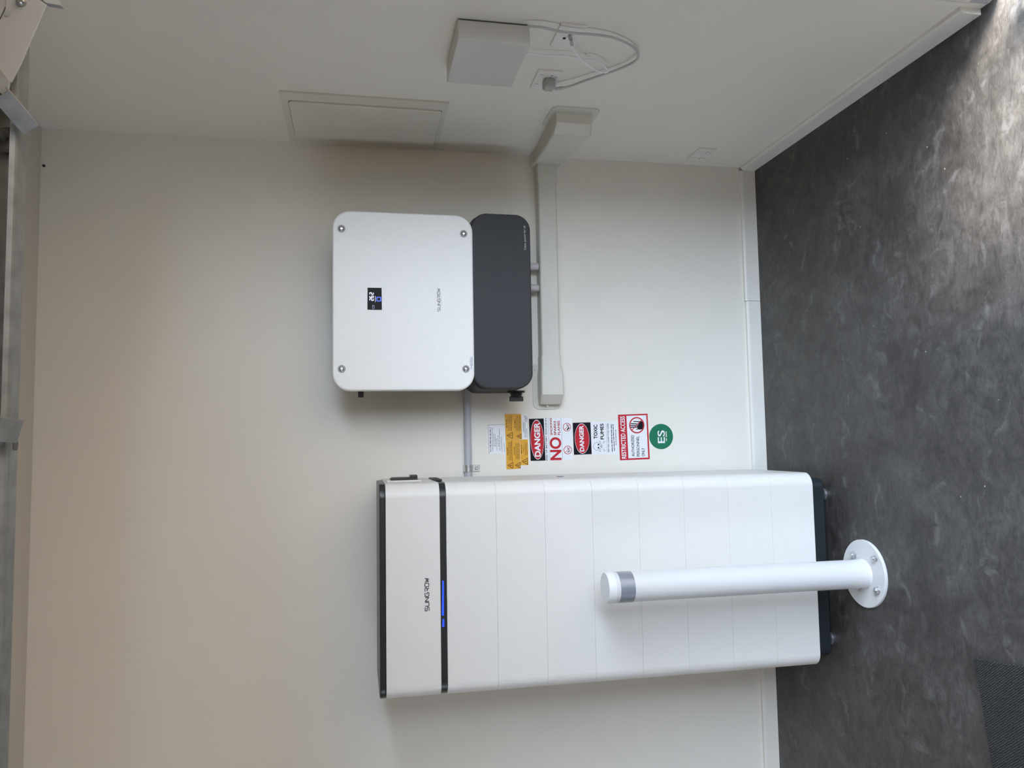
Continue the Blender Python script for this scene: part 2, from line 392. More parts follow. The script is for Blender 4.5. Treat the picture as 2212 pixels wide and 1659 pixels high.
part('lettering', logo(PF, (927, 1319.5), (926, 1249), (918.5, 1320), .0021), M_ink, cu_, label='dark maker lettering')
PB = Pl(onY, WN, -yf-.0025)
for y0, y1, nm in ((1254, 1329.5, 'long'), (1336.5, 1354, 'short')):
    ms = MB(); xx = 956.6 if nm == 'long' else 957.4
    ms.prism([PB(xx-2.2, y1), PB(xx+2.2, y1), PB(xx+2.2, y0+1), PB(xx-1.2, y0)], WN*.0012)
    part('status_light', ms, M_led, bd, label='%s blue status light' % nm)
# isolator switch on the right hand flank
m = MB(); sy = -.27
m.box((xr-.0005, sy-.045, 1.345), (xr+.005, sy+.045, 1.452))
sw = part('isolator_surround', m, M_white, bat, bevel=.004, label='white surround of the side isolator')
m = MB().box((xr+.005, sy-.036, 1.356), (xr+.010, sy+.036, 1.440))
part('isolator_recess', m, M_fin, sw, bevel=.003)
m = MB().box((xr+.009, sy-.030, 1.356), (xr+.020, sy+.030, 1.378)).box((xr+.009, sy-.03, 1.376), (xr+.013, sy+.03, 1.436))
part('isolator_handle', m, M_black, sw, bevel=.003, label='black isolator handle')
m = MB().box((xr-.001, -.30, z0-.004), (xr+.004, -.12, zband+.004))
part('side_strap', m, M_dark, bat, bevel=.001, label='dark strap on the side')
m = MB().box((xr-.001, -.26, .872), (xr+.0015, -.23, .888))
part('side_mark', m, M_inkg, bat)

# ------------------------------------------------------------------ inverter
def q3(y): return lambda u, v, d=0: (u, y-d, v)
ix0, ix1, iz0, iz1 = -.9015, -.3185, 1.163, 1.618
inv = thing('solar_inverter', 'white square-fronted inverter with charcoal lower box hung on the back wall', 'inverter', (-.61, 0, .963))
m = MB().loft([[(x, y, z) for x, z in rr(ix0+.035, ix1-.035, iz0+.02, iz1-.03, .03)] for y in (-.016, -.215)])
for k in range(14):
    x = ix0+.07+k*(ix1-ix0-.14)/13; m.box((x-.004, -.0165, iz1-.032), (x+.004, -.2, iz1-.018))
body = part('heat_sink', m, M_fin, inv)
m = inset_loft(MB(), rr(ix0, ix1, iz0, iz1, .056, 12), q3(-.212), .038, .006)
cov = part('front_cover', m, M_invw, inv, label='white front cover')
dz0, dz1 = .966, 1.172
m = inset_loft(MB(), rr(-.8965, -.3075, dz0, dz1, .050, 12), q3(-.018), .200, .003)
low = part('lower_body', m, M_dark, inv, label='charcoal connection box body')
m = inset_loft(MB(), rr(-.8955, -.3065, dz0-.001, dz1-.006, .052, 12), q3(-.219), .023, .004)
lowf = part('lower_front', m, M_dark, inv, label='charcoal lower front cover')
PI_ = Pl(onY, WN, .2502)
for X, Y in ((737.5, 494), (1001.5, 505), (738, 797), (1006.5, 797)):
    c = PI_(X, Y); ms = MB()
    ms.cyl(c+Vector((0, .0, 0)), c+Vector((0, -.0008, 0)), .0125, 28)
    wsh = part('screw_washer', ms, M_washer, cov)
    ms = MB().cyl(c+Vector((0, -.0008, 0)), c+Vector((0, -.0055, 0)), .0085, 24, prof=[(0, .0085), (.5, .008), (.85, .006), (1, .0042), (1, .0035), (.45, .003)])
    part('screw', ms, M_steel, wsh)
# display
dsp = part('display', quad(PI_, [(793.6, 669), (793.9, 621.5), (824.3, 622), (825, 669.5)], .0008), M_screen, inv, label='black display window')
PD = PI_.up(.0009); z = zm(780, 600, 18.43)
SEGS = {'2': 'abged', '6': 'afgedc', '.': ''}
def digit(m, ch, zx0, zx1, zy0, zy1):   # zoom box: x = top..bottom, y = left(large)..right(small)
    xm = (zx0+zx1)/2
    pos = {'a': ((zx0, zy0), (zx0, zy1)), 'b': ((zx0, zy1), (xm, zy1)), 'c': ((xm, zy1), (zx1, zy1)), 'd': ((zx1, zy0), (zx1, zy1)),
           'e': ((xm, zy0), (zx1, zy0)), 'f': ((zx0, zy0), (xm, zy0)), 'g': ((xm, zy0), (xm, zy1))}
    for s_ in SEGS[ch]:
        a, b_ = pos[s_]; m.seg(PD(*z(*a)), PD(*z(*b_)), .0022, WN, .0004)
m = MB()
digit(m, '2', 345, 490, 905, 835); digit(m, '6', 345, 490, 790, 725); digit(m, '2', 345, 490, 660, 595)
m.seg(PD(*z(565, 965)), PD(*z(565, 725)), .0011, WN, .0004)
part('digits', m, M_digit, dsp, label='white digits 26.2')
m = MB(); m.ring([PD(*z(x, y)) for x, y in rr(610, 800, 760, 940, 30, 4)], [PD(*z(x, y)) for x, y in rr(642, 768, 792, 908, 12, 4)], WN*.0004)
part('status_icon', m, M_dled, dsp, label='blue square icon')
m = MB(); m.ring([PD(*z(x, y)) for x, y in rr(445, 530, 1090, 1240, 30, 4)], [PD(*z(x, y)) for x, y in rr(465, 512, 1115, 1225, 12, 4)], WN*.0004)
part('battery_icon', m, M_dim, dsp)
part('lettering', logo(PI_, (951.3, 672), (950.3, 623.5), (945.4, 672.5), .0015), M_inkg, cov, label='grey maker lettering')
m = MB(); m.seg(PI_(954, 661), PI_(953.8, 640), .0007, WN, .0004)
part('tagline', m, M_cable, cov)
lb = part('corner_label', quad(PI_, [(1014.7, 799.5), (1014.7, 768.8), (1023.6, 768.8), (1023.6, 800)], .0004), M_pw, cov, label='small white printed label')
m = MB(); PLb = PI_.up(.0005)
scrib(PLb, (1018, 797), (1017.7, 771), 1.6, m); scrib(PLb, (1020.5, 790), (1020.5, 771), 1, m); scrib(PLb, (1016, 790), (1015.9, 775), .8, m)
part('label_print', m, M_inkg, lb)
PQ = Pl(onY, WN, .2423)
part('slogan', text(PQ, 'Clean power for all', (1136.3, 539.5), (1134.6, 488), (1132.2, 539.8)), M_gink, lowf, label='grey slogan print')
# rotary isolator on the left end of the charcoal box
m = MB(); c = Vector((-.8965, -.130, 1.000))
m.cyl(c, c+Vector((-.006, 0, 0)), .030, 30)
rs = part('switch_plate', m, M_black, inv)
m = MB().cyl(c+Vector((-.006, 0, 0)), c+Vector((-.020, 0, 0)), .022, 30, r1=.019).box((c.x-.036, c.y-.006, c.z-.024), (c.x-.019, c.y+.006, c.z+.024))
part('switch_knob', m, M_black, rs, bevel=.002, label='black rotary switch knob')
m = MB().box((ix0+.035, -.18, 1.520), (ix0-.017, -.155, 1.538))
part('antenna', m, M_black, inv, bevel=.002, label='short black stub on the left edge')
m = MB().box((ix0+.034, -.19, 1.19), (ix0+.012, -.06, 1.255)).box((ix0+.034, -.19, 1.30), (ix0+.012, -.06, 1.316))
part('side_connector', m, M_black, inv, bevel=.003)

# ------------------------------------------------------------------ conduits
for X, Y, lab in ((1160, 576, 'first short grey conduit under the charcoal box, the one nearer the corner'),
                  (1160, 622, 'second short grey conduit under the charcoal box, the one nearer the battery')):
    p = onY(X, Y, .045)
    single('conduit_stub', MB().cyl((p.x, -.045, .893), (p.x, -.045, .968), .0125, 24), M_conduit2, lab, 'conduit', 'short conduits between inverter and duct')
pz = onY(1010.5, 930, .018).z
cnd = thing('wall_conduit', 'grey round conduit running level along the wall from inverter to battery tower', 'conduit', (-1.05, -.016, pz))
part('pipe', MB().cyl((-.86, -.0150, pz), (xr-.03, -.0150, pz), .0128, 28), M_conduit, cnd)
cl0 = onY(1010, 1005, .03); cl1 = onY(1010, 1020, .03)
m = MB(); rings = []
for x in (cl0.x, cl1.x):
    pass
prof = [(0, pz+.0170)] + [(-.0150-.0150*math.cos(math.radians(a)), pz-.0150*math.sin(math.radians(a))) for a in range(-90, 91, 15)] + [(-.003, pz-.018), (-.003, pz-.044), (0, pz-.044)]
m.prism([(cl0.x, y, z_) for y, z_ in prof], (cl1.x-cl0.x, 0, 0))
sad = part('saddle_clip', m, M_zinc, cnd, label='zinc saddle clip', bevel=.0008)
c = Vector(((cl0.x+cl1.x)/2, -.003, pz-.032))
part('clip_screw', MB().cyl(c, c+Vector((0, -.004, 0)), .006, 20, r1=.004), M_steel, sad)

# ------------------------------------------------------------------ duct on the back wall, round the corner
duct = thing('cable_duct', 'cream plastic cable duct below the inverter turning the corner onto the right wall', 'duct', (-.5, 0, .81))
DT, DB, DD = .888, .818, .052
def duct_sec(zt_, zb_, d, r=.008): return [(-y, z_) for y, z_ in rr(0, d, zb_, zt_, 0, 4, (r, 0.0005, 0.0005, r))]
def run(x0, x1, zt_, zb_, d, d1=None, zt1=None, zb1=None, r=.008):
    d1 = d if d1 is None else d1; zt1 = zt_ if zt1 is None else zt1; zb1 = zb_ if zb1 is None else zb1
    return [[(x0, y, z_) for y, z_ in duct_sec(zt_, zb_, d, r)], [(x1, y, z_) for y, z_ in duct_sec(zt1, zb1, d1, r)]]
part('duct_cover', MB().loft(run(-.118, -.80, DT, DB, DD)), M_duct, duct)
part('duct_collar', MB().loft(run(-.012, -.118, DT+.003, DB-.003, DD+.003)), M_duct, duct)
a, b2 = run(-.765, -.80, DT+.002, DB-.002, DD+.002), run(-.83, -.905, DT+.006, DB-.008, DD+.013)
e = run(-.905, -.938, DT+.006, DB-.008, DD+.013, .030, DT+.003, DB-.004)
part('end_boot', MB().loft([a[0], a[1], b2[0], b2[1], e[1]]), M_duct, duct, label='cream end boot of the duct')
m = MB().prism([(x, 0, z_) for x, z_ in rr(-.955, -.79, DB-.012, DT+.024, .02, 8, (.004, .024, .024, .004))], (0, -.004, 0))
fl = part('end_flange', m, M_duct, duct)
for p in (onY(1155, 800, .006), onY(1182, 878, .03)):
    part('flange_screw', MB().cyl((p.x, -.003 if p.x > -.9 else -.03, p.z), (p.x, -.007 if p.x > -.9 else -.036, p.z), .0035, 16), M_cable, fl)
el = duct
def ysec(y, zt_, zb_, d, r=.008): return [(XW-x, y, z_) for x, z_ in rr(0.0, d, zb_, zt_, 0, 4, (r, .0005, .0005, r))]
m = MB().loft([ysec(-.0, .902, .802, .040), ysec(-.06, .902, .802, .048), ysec(-.23, .906, .790, .062), ysec(-.372, .912, .782, .066), ysec(-.405, .908, .790, .040)])
part('elbow_cover', m, M_duct, el)
m = MB().prism([(XW, y, z_) for y, z_ in rr(-.438, -.29, .765, .928, .026, 8, (.004, .026, .026, .004))], (-.004, 0, 0))
part('elbow_flange', m, M_duct, el)
m = MB().loft([ysec(-.0, .906, .798, .046), ysec(-.036, .906, .798, .050)])
part('elbow_collar', m, M_duct, el)

# ------------------------------------------------------------------ stickers and signs
PW = Pl(onY, WN, 0.0)
z = zm(1040, 880, 11.058)
g1 = 'small warning labels in the cluster beside the conduit'
t_ = .0007
def sticker(name, label, pts, mt, cat='label', group=None, d=0.0, zf=None):
    P = PW.up(d); f = zf or (lambda x, y: (x, y)); q = [f(*p) for p in pts]
    c = P(*q[0]); T = thing(name, label, cat, c, group)
    part('sheet', quad(P, q, t_), mt, T); return T, P.up(t_+.0001)
T, P = sticker('information_label', 'white printed label with blue-grey text, topmost of the label cluster', [(188, 1112), (163, 425), (560, 408), (580, 1105)], M_pw, 'label', None, 0, z)
m = MB()
for x, ya, yb_ in ((215, 1060, 480), (262, 1045, 480), (295, 940, 620), (330, 935, 640), (365, 1035, 730), (398, 940, 665), (432, 1035, 515), (485, 1065, 700), (545, 1060, 850)):
    scrib(P, z(x+8, ya), z(x-8, yb_), 2.6 if x == 215 else 1.4, m)
loop_px(P, [z(188, 1112), z(163, 425), z(560, 408)], .0010, m, False)
part('print', m, M_inkg, T)
def tri(P, m, c, s, zf):
    cx, cy = c
    pts = [zf(cx+s*.5, cy+s*.58), zf(cx-s*.5, cy), zf(cx+s*.5, cy-s*.58)]
    loop_px(P, pts, .0016, m)
    m.seg(P(*zf(cx-s*.12, cy+s*.04)), P(*zf(cx+s*.34, cy-s*.04)), .002, P.N, .0004)
yl = [('yellow warning label, topmost of the two beside the small handwritten white label', [(580, 768), (552, 162), (752, 158), (772, 765)], (675, 670), 130, ((600, 480, 270), (640, 560, 230), (680, 560, 200), (715, 560, 200))),
      ('yellow warning label with dense print directly touching the small handwritten white label', [(772, 765), (752, 158), (948, 155), (968, 762)], (895, 690), 100, ((798, 490, 290), (830, 560, 190), (865, 575, 185), (900, 575, 190), (925, 560, 190))),
      ('yellow warning label nearest the battery tower, topmost of the left hand three', [(596, 1475), (582, 775), (745, 770), (762, 1472)], (690, 1385), 120, ((622, 1145, 950), (660, 1260, 830), (695, 1265, 830), (728, 1300, 800))),
      ('yellow warning label nearest the battery tower, middle of the left hand three', [(762, 1472), (745, 770), (915, 768), (930, 1462)], (868, 1380), 120, ((785, 1140, 940), (826, 1235, 850), (862, 1245, 850), (898, 1230, 850))),
      ('shorter yellow warning label, lowest of the five and just above the black danger header', [(935, 1380), (920, 770), (1108, 765), (1122, 1378)], (1035, 1290), 130, ((955, 1100, 890), (1000, 1065, 915), (1045, 1140, 850), (1085, 1135, 850)))]
for i, (lab, pts, tc_, ts, lines) in enumerate(yl):
    T, P = sticker('warning_label', lab, pts, M_yel, 'label', g1, .0009 if i in (0, 2) else (.0002 if i in (1, 3) else 0), z)
    m = MB(); tri(P, m, tc_, ts, z); part('warning_triangle', m, M_ink, T)
    m = MB()
    for j, (x, ya, yb_) in enumerate(lines): scrib(P, z(x+4, ya), z(x-4, yb_), 1.9 if j == 0 else 1.2, m)
    part('print', m, M_ink, T)
T, P = sticker('handwritten_label', 'small white label with handwriting at the upper right of the yellow labels', [(975, 752), (962, 162), (1098, 155), (1115, 745)], M_pw, 'label', None, 0, z)
m = MB()
for x, ya, yb_ in ((1000, 590, 345), (1040, 720, 350), (1085, 720, 500)): scrib(P, z(x+4, ya), z(x-4, yb_), 1.3, m)
loop_px(P, [z(1060, 345), z(1030, 290), z(1070, 270), z(1025, 230), z(1045, 200)], .0012, m, False)
loop_px(P, [z(1095, 350), z(1075, 300), z(1095, 280), z(1070, 215), z(1050, 205)], .0012, m, False)
part('handwriting', m, M_ink, T)

z = zm(1100, 890, 12.289)
def oval(P, T, c, a, b_):
    o = ell(P, z(*c), z(*a), z(*b_), 56); cc = P(*z(*c))
    part('oval_border', MB().prism(o, P.N*.0003), M_pw, T)
    P2 = P.up(.0004); part('red_oval', MB().prism([p+P.N*.0004 for p in scl(o, cc, .965)], P.N*.0003), M_red, T); return P2.up(.0004)
T, P = sticker('danger_sign', 'danger sign of battery explosion with big red NO and two prohibition circles', [(568, 1297), (522, 182), (1665, 150), (1690, 1270)], M_pw, 'sign', 'danger signs on the back wall', 0, z)
part('black_header', quad(P, [z(568, 1297), z(522, 182), z(915, 172), z(962, 1288)], .0003), M_ink, T)
P1 = P.up(.0004); Pt = oval(P1, T, (742, 732), (763, 1262), (918, 727))
part('heading', text(Pt, 'DANGER', z(830, 1185), z(800, 272), z(688, 1190), .035), M_pw, T)
m = text(P, 'RISK OF BATTERY EXPLOSION', z(1018, 1280), z(986, 165), z(980, 1281), 0, None, .04)
for a, b_ in (((1072, 1280), (1028, 165)), ((1420, 1265), (1372, 155))): m.seg(P(*z(*a)), P(*z(*b_)), .0006, WN, .0003)
part('black_print', m, M_ink, T)
m = text(P, 'NO', z(1380, 1275), z(1360, 668), z(1097, 1280), .03)
text(P, 'SMOKING', z(1150, 612), z(1125, 162), z(1095, 614), 0, m, .045); text(P, 'SPARKS', z(1250, 612), z(1237, 238), z(1190, 614), 0, m, .045); text(P, 'FLAMES', z(1350, 605), z(1337, 235), z(1292, 607), 0, m, .045)
part('red_print', m, M_red, T)
for c in ((1530, 402), (1552, 1008)):
    m = MB(); o = ell(P, z(*c), z(c[0]+106, c[1]), z(c[0], c[1]+112), 36); cc = P(*z(*c))
    m.ring(o, scl(o, cc, .87), WN*.0003); m.seg(P(*z(c[0]-72, c[1]+76)), P(*z(c[0]+72, c[1]-76)), .0016, WN, .0005)
    part('prohibition_circle', m, M_red, T)
m = MB(); m.seg(P(*z(1520, 325)), P(*z(1600, 440)), .0024, WN, .0003); m.prism([P(*z(*q)) for q in ((1520, 470), (1575, 400), (1590, 430), (1545, 490))], WN*.0003)
part('flame_symbol', m, M_ink, T); m = MB()
m.seg(P(*z(1540, 935)), P(*z(1600, 1035)), .002, WN, .0003); m.prism([P(*z(*q)) for q in ((1545, 1060), (1590, 1030), (1600, 1050), (1560, 1075))], WN*.0003)
part('cigarette_symbol', m, M_ink, T)
za = z; z = zm(1130, 880, 6.32)
T, P = sticker('toxic_fumes_sign', 'danger sign reading toxic fumes with skull and crossbones', [(690, 646), (673, 207), (1283, 190), (1300, 640)], M_pw, 'sign', 'danger signs on the back wall', 0, z)
z = za
part('black_header', quad(P, [z(1718, 1135), z(1683, 287), z(2155, 272), z(2190, 1120)], .0003), M_ink, T)
P1 = P.up(.0004); Pt = oval(P1, T, (1933, 705), (1948, 1108), (2125, 698))
part('heading', text(Pt, 'DANGER', z(1987, 1048), z(1965, 352), z(1878, 1050), .035), M_pw, T)
z = zm(1270, 890, 10.533)
m = text(P, 'TOXIC', z(212, 605), z(210, 290), z(135, 608), 0, None, .05); text(P, 'FUMES', z(362, 618), z(350, 265), z(288, 620), 0, m, .05)
text(P, 'FIRE WILL CAUSE TOXIC FUMES', z(487, 912), z(466, 262), z(460, 913), 0, m, .04)
m.seg(P(*z(440, 912)), P(*z(412, 262)), .0005, WN, .0003)
scrib(P, z(553, 905), z(530, 270), 2.0, m); scrib(P, z(602, 888), z(570, 275), 1.8, m); scrib(P, z(642, 755), z(628, 405), 1.6, m)
part('black_print', m, M_ink, T)
m = MB()
loop_px(P, [z(*q) for q in ((238, 700), (215, 690), (180, 692), (150, 712), (130, 745), (124, 780), (130, 818), (150, 850), (182, 868), (215, 868), (240, 856), (262, 838), (285, 830), (298, 815), (302, 778), (298, 745), (283, 728), (262, 718))], .0009, m)
for c, r_ in (((240, 742), 19), ((240, 812), 19)): m.prism(ell(P, z(*c), z(c[0]+r_, c[1]), z(c[0], c[1]+r_), 16), WN*.0004)
m.prism([P(*z(*q)) for q in ((262, 778), (285, 766), (285, 790))], WN*.0004)
for yy in (760, 778, 796): m.seg(P(*z(300, yy)), P(*z(322, yy)), .0006, WN, .0003)
loop_px(P, [z(300, 742), z(326, 750), z(332, 778), z(326, 806), z(300, 815)], .0008, m, False)
for a_, b_ in (((262, 660), (380, 888)), ((372, 664), (268, 900))):
    d = Vector((b_[0]-a_[0], b_[1]-a_[1])).normalized(); nrm = Vector((-d.y, d.x))
    for (q0, sg) in ((Vector(a_), 1), (Vector(b_), -1)):
        q1 = q0 + d*sg*62 if sg*0 == 0 else q0
        c0, c1 = q0+nrm*18, q0-nrm*18; e0, e1 = q1+nrm*9, q1-nrm*9; mid = q0+d*sg*9
        loop_px(P, [z(*e0), z(*(q0+nrm*9+d*sg*16)), z(*c0), z(*mid), z(*c1), z(*(q0-nrm*9+d*sg*16)), z(*e1)], .0006, m, False)
part('skull_and_crossbones', m, M_ink, T)
T, P = sticker('restricted_access_sign', 'red bordered restricted access sign with black hand in a prohibition circle', [(730, 1098), (682, 62), (1355, 38), (1408, 1072)], M_red, 'sign', None, 0, z)
part('white_panel', quad(P, [z(922, 1055), z(875, 88), z(1325, 72), z(1372, 1036)], .0003), M_pw, T)
part('heading', text(P.up(.0002), 'RESTRICTED ACCESS', z(872, 1058), z(832, 95), z(772, 1062), .02), M_pw, T)
P = P.up(.0004)
m = text(P, 'AUTHORIZED', z(1062, 1012), z(1043, 528), z(1000, 1014), 0, None, .02); text(P, 'PERSONNEL', z(1178, 1008), z(1162, 548), z(1115, 1010), 0, m, .02); text(P, 'ONLY', z(1292, 1005), z(1282, 815), z(1230, 1007), 0, m, .02)
part('black_print', m, M_ink, T)
m = MB().prism([P(*z(*q)) for q in ((1120, 330), (1190, 205), (1240, 212), (1262, 300), (1245, 390), (1170, 402), (1130, 375))], WN*.0003)
for a, b_, wd in (((1195, 220), (1035, 215), .0034), ((1150, 275), (975, 262), .0034), ((1140, 312), (962, 308), .0034), ((1135, 345), (975, 348), .0034), ((1190, 385), (1095, 392), .003)):
    m.seg(P(*z(*a)), P(*z(*b_)), wd, WN, .0003)
part('hand_symbol', m, M_ink, T)
P = P.up(.0004)
m = MB(); c = (1112, 300); o = ell(P, z(*c), z(c[0]+173, c[1]), z(c[0]+2, c[1]+186), 44); m.ring(o, scl(o, P(*z(*c)), .85), WN*.0003)
m.seg(P(*z(1000, 410)), P(*z(1222, 180)), .0028, WN, .0003)
part('prohibition_circle', m, M_red, T)
c = (1665, 558); P = PW
T = thing('round_green_label', 'round green ES label below the restricted access sign', 'label', P(*z(*c)))
part('sheet', MB().prism(ell(P, z(*c), z(c[0]+270, c[1]), z(c[0]+3, c[1]+288), 60), WN*t_), M_green, T)
P = P.up(t_+.0001)
part('lettering', text(P, 'ES', z(1750, 706), z(1742, 418), z(1592, 709), .012), M_pw, T)
m = MB(); m.seg(P(*z(1783, 568)), P(*z(1778, 440)), .0045, WN, .0003); m.seg(P(*z(1785, 660)), P(*z(1783, 595)), .0035, WN, .0003)
part('small_print', m, M_gink, T)

# ------------------------------------------------------------------ fittings on the right wall
def xbox(y0, y1, z0_, z1_, d0, d1): return MB().box((XW-d0, y0, z0_), (XW-d1, y1, z1_))
def xr3(d0): return lambda u, v, d=0: (XW-d0-d, u, v)
sb = thing('switchboard', 'cream flush switchboard with hinged door on the right wall near the corner', 'electrical panel', (XW, -.2, 1.253))
m = MB(); outer = rr(-.412, -.022, 1.256, 1.769, .006, 6); inner = rr(-.3595, -.0735, 1.2715, 1.7485, .012, 6)
m.ring([(XW, y, z_) for y, z_ in outer], [(XW, y, z_) for y, z_ in inner], (-.006, 0, 0)); part('frame', m, M_board, sb)
m = MB().prism([(XW, y, z_) for y, z_ in inner], (-.0015, 0, 0)); part('recess', m, M_seam, sb)
m = inset_loft(MB(), rr(-.358, -.075, 1.273, 1.747, .012, 6), xr3(.001), .012, .003); dr = part('door', m, M_board, sb)
m = xbox(-.345, -.328, 1.488, 1.528, .0115, .0150); part('latch', m, M_board, dr, bevel=.001)
hub = thing('network_box', 'pale grey rectangular wall box with cables dropping from it on the right wall', 'box', (XW, -.77, 1.106))
part('case', MB().box((XW-.004, -.897, 1.106), (XW-.056, -.655, 1.292)), M_box, hub, bevel=.003)
part('gap_shade', MB().box((XW, -.893, 1.110), (XW-.0045, -.660, 1.288)), M_seam, hub)  # dark slab painted in for the shadow gap behind the case
def plate(name, lab, y0, y1, z0_, z1_, cat='socket', group=None, slots=2, sw=True):
    T = thing(name, lab, cat, (XW, (y0+y1)/2, z0_), group)
    m = inset_loft(MB(), rr(y0, y1, z0_, z1_, .004, 4), xr3(0), .007, .003); pt = part('face_plate', m, M_plate, T)
    if sw:
        yc = (y0+y1)/2; h = (y1-y0)
        for s_ in (-1, 1):
            u = yc+s_*h*.25; v = z0_+(z1_-z0_)*.60
            mm = MB().prism([(XW-.0062, y, q) for y, q in rr(u-.009, u+.009, z1_-.020, z1_-.008, .002, 3)], (-.0025, 0, 0)); part('rocker_switch', mm, M_plate, T, bevel=.0008)
            mm = MB()
            for dy, dz, rot in ((-.0065, 0, .5), (.0065, 0, -.5), (0, -.014, 0)):
                p = Vector((XW-.0066, u+dy, v-.016+dz)); dd = Vector((0, math.sin(rot), math.cos(rot)))*.0042
                mm.seg(p-dd, p+dd, .0018, RN, .0008)
            part('socket_slots', mm, M_slot, T)
    return T
gs = 'wall sockets on the right wall'
s1 = plate('wall_socket', 'white double power socket under the grey wall box with a plug in it', -.669, -.551, .957, 1.029, 'socket', gs)
s3 = plate('wall_socket', 'white double power socket low in the corner with nothing plugged in', -.176, -.062, .238, .308, 'socket', gs)
s2 = plate('data_outlet', 'white data wall plate behind the looping cables with a white lead in it', -.920, -.805, .958, 1.030, 'socket', None, sw=False)
p = onX(1219, 83, .008); mm = MB().cyl((XW-.0065, p.y, p.z), (XW-.0085, p.y, p.z), .0042, 20); part('data_port', mm, M_slot, s2)
# power lead
def smooth(pts, n=8):
    out = []; P_ = [pts[0]]+pts+[pts[-1]]
    for i in range(1, len(P_)-2):
        a, b_, c, d = P_[i-1:i+3]
        for k in range(n):
            t0 = k/n
            out.append(.5*((2*b_)+(c-a)*t0+(2*a-5*b_+4*c-d)*t0*t0+(3*b_-a-3*c+d)*t0**3))
    out.append(pts[-1]); return out
pc = [(1139, 57, .02), (1152, 57.5, .022), (1175, 60, .025), (1205, 67, .028), (1240, 71.5, .026), (1285, 75, .022), (1320, 80, .02), (1348, 90, .018), (1369, 103, .018), (1378.5, 117, .018), (1375, 129, .018), (1358, 140, .018), (1330, 152, .018), (1300, 162, .02), (1262, 175, .022), (1235, 185, .025), (1216, 190, .028), (1200, 192, .030)]
cb = thing('power_lead', 'grey power lead looping from the grey wall box to a plug in the double socket', 'cable', onX(1300, 75, .02))
part('cord', MB().tube(smooth([onX(*p) for p in pc]), .0033, 10), M_cable, cb)
p = onX(1186, 187, .026); m = MB()
m.loft([[(XW-d, p.y+u*k, p.z+v*k) for u, v in rr(-.019, .019, -.017, .017, .008, 5)] for d, k in ((.0072, .85), (.012, 1), (.028, 1), (.034, .8))])
plg = part('plug', m, M_plug, cb, label='grey-brown angled plug')
a = onX(1200, 192, .026); b_ = onX(1217, 190, .026)
part('strain_relief', MB().tube([Vector((XW-.024, p.y, p.z-.012)), a, b_], .0050, 12), M_cable, plg)
wc = [(1235, 97, .022), (1239, 107, .028), (1247, 118, .032), (1259, 131, .034), (1275, 144, .035), (1292, 153.5, .035), (1306, 157, .034), (1313, 154.5, .032), (1311, 149, .03), (1302, 139, .028), (1289, 132.5, .026), (1275, 129.5, .024), (1255, 127, .02), (1225, 121.5, .02), (1190, 120, .02), (1160, 117.5, .02), (1134, 115, .02)]
wcb = thing('data_lead', 'thin white data lead curling from the data plate up to the grey wall box', 'cable', onX(1290, 150, .03))
part('cord', MB().tube(smooth([onX(*p) for p in wc]), .0024, 10), M_wcable, wcb)
a = onX(1230.5, 78, .010); b_ = onX(1233, 85, .018); c = onX(1235.3, 97, .022)
part('connector', MB().tube([a, b_], .0055, 8).tube([b_, c], .0042, 8), M_plug, wcb, label='grey-brown data connector')
# pencil tick / small fixing on the back wall near the ceiling
p = onY(95, 358.5, 0)
single('wall_screw', MB().cyl(p, p+Vector((0, -.004, 0)), .0045, 12), M_slot, 'tiny dark screw alone on the back wall near the ceiling', 'screw')

# ------------------------------------------------------------------ bollard
bx, by = -1.497, -.582
bol = thing('bollard', 'white bolted-down bollard with grey reflective band standing before the battery tower', 'bollard', (bx, by, 0))
pr = .103
part('base_plate', MB().cyl((bx, by, 0), (bx, by, .009), pr, 72, prof=[(0, pr), (.8, pr), (1, pr-.0015)]), M_post, bol)
part('post', MB().cyl((bx, by, .0088), (bx, by, .822), .0432, 64, prof=[(0, .0452), (.003, .0443), (.0055, .0434), (.007, .0432), (1, .0432)]), M_post, bol)
part('reflective_band', MB().cyl((bx, by, .765), (bx, by, .8085), .0440, 64), M_band, bol, label='grey reflective band')
part('cap', MB().cyl((bx, by, .8205), (bx, by, .8435), .0440, 64, prof=[(0, .0437), (.05, .0442), (.85, .0442), (.96, .0432), (1, .0415)]), M_cap, bol, label='pale plastic cap')
for X, Y in ((1840, 1199), (1885, 1207), (1891, 1276), (1848.5, 1270)):
    p = onZ(X, Y, .018); m = MB().cyl((p.x, p.y, .009), (p.x, p.y, .011), .0115, 24)
    m.cyl((p.x, p.y, .011), (p.x, p.y, .0195), .0098, 6, prof=[(0, .0098), (.9, .0098), (1, .0090)]).cyl((p.x, p.y, .0195), (p.x, p.y, .023), .0050, 14)
    part('anchor_bolt', m, M_zinc, bol, label='zinc anchor bolt')

# ------------------------------------------------------------------ mat
p0 = onZ(2105, 1423, .007); p1 = onZ(2212, 1441, .007); p2 = onZ(2143, 1659, .007)
d1 = (p1-p0).normalized(); d2 = (p2-p0).normalized(); L1, L2 = .75, .95
q = [Vector((v.x, v.y, 0)) for v in (p0, p0+d1*L1, p0+d1*L1+d2*L2, p0+d2*L2)]
single('rubber_mat', MB().prism([v+Vector((0, 0, .0005)) for v in q], (0, 0, .007)), M_mat, 'dark ribbed rubber mat lying on the concrete floor in front of the battery tower', 'mat', bevel=.0015)

# ------------------------------------------------------------------ overhead door and its track
ty = -1.250
def tk(X, Y, y=ty): return onY(X, Y, -y)
zt0 = tk(59, 400).z
trk = thing('door_track', 'long galvanised overhead track running just below the ceiling beside the open door', 'track', (-1.2, ty, zt0))
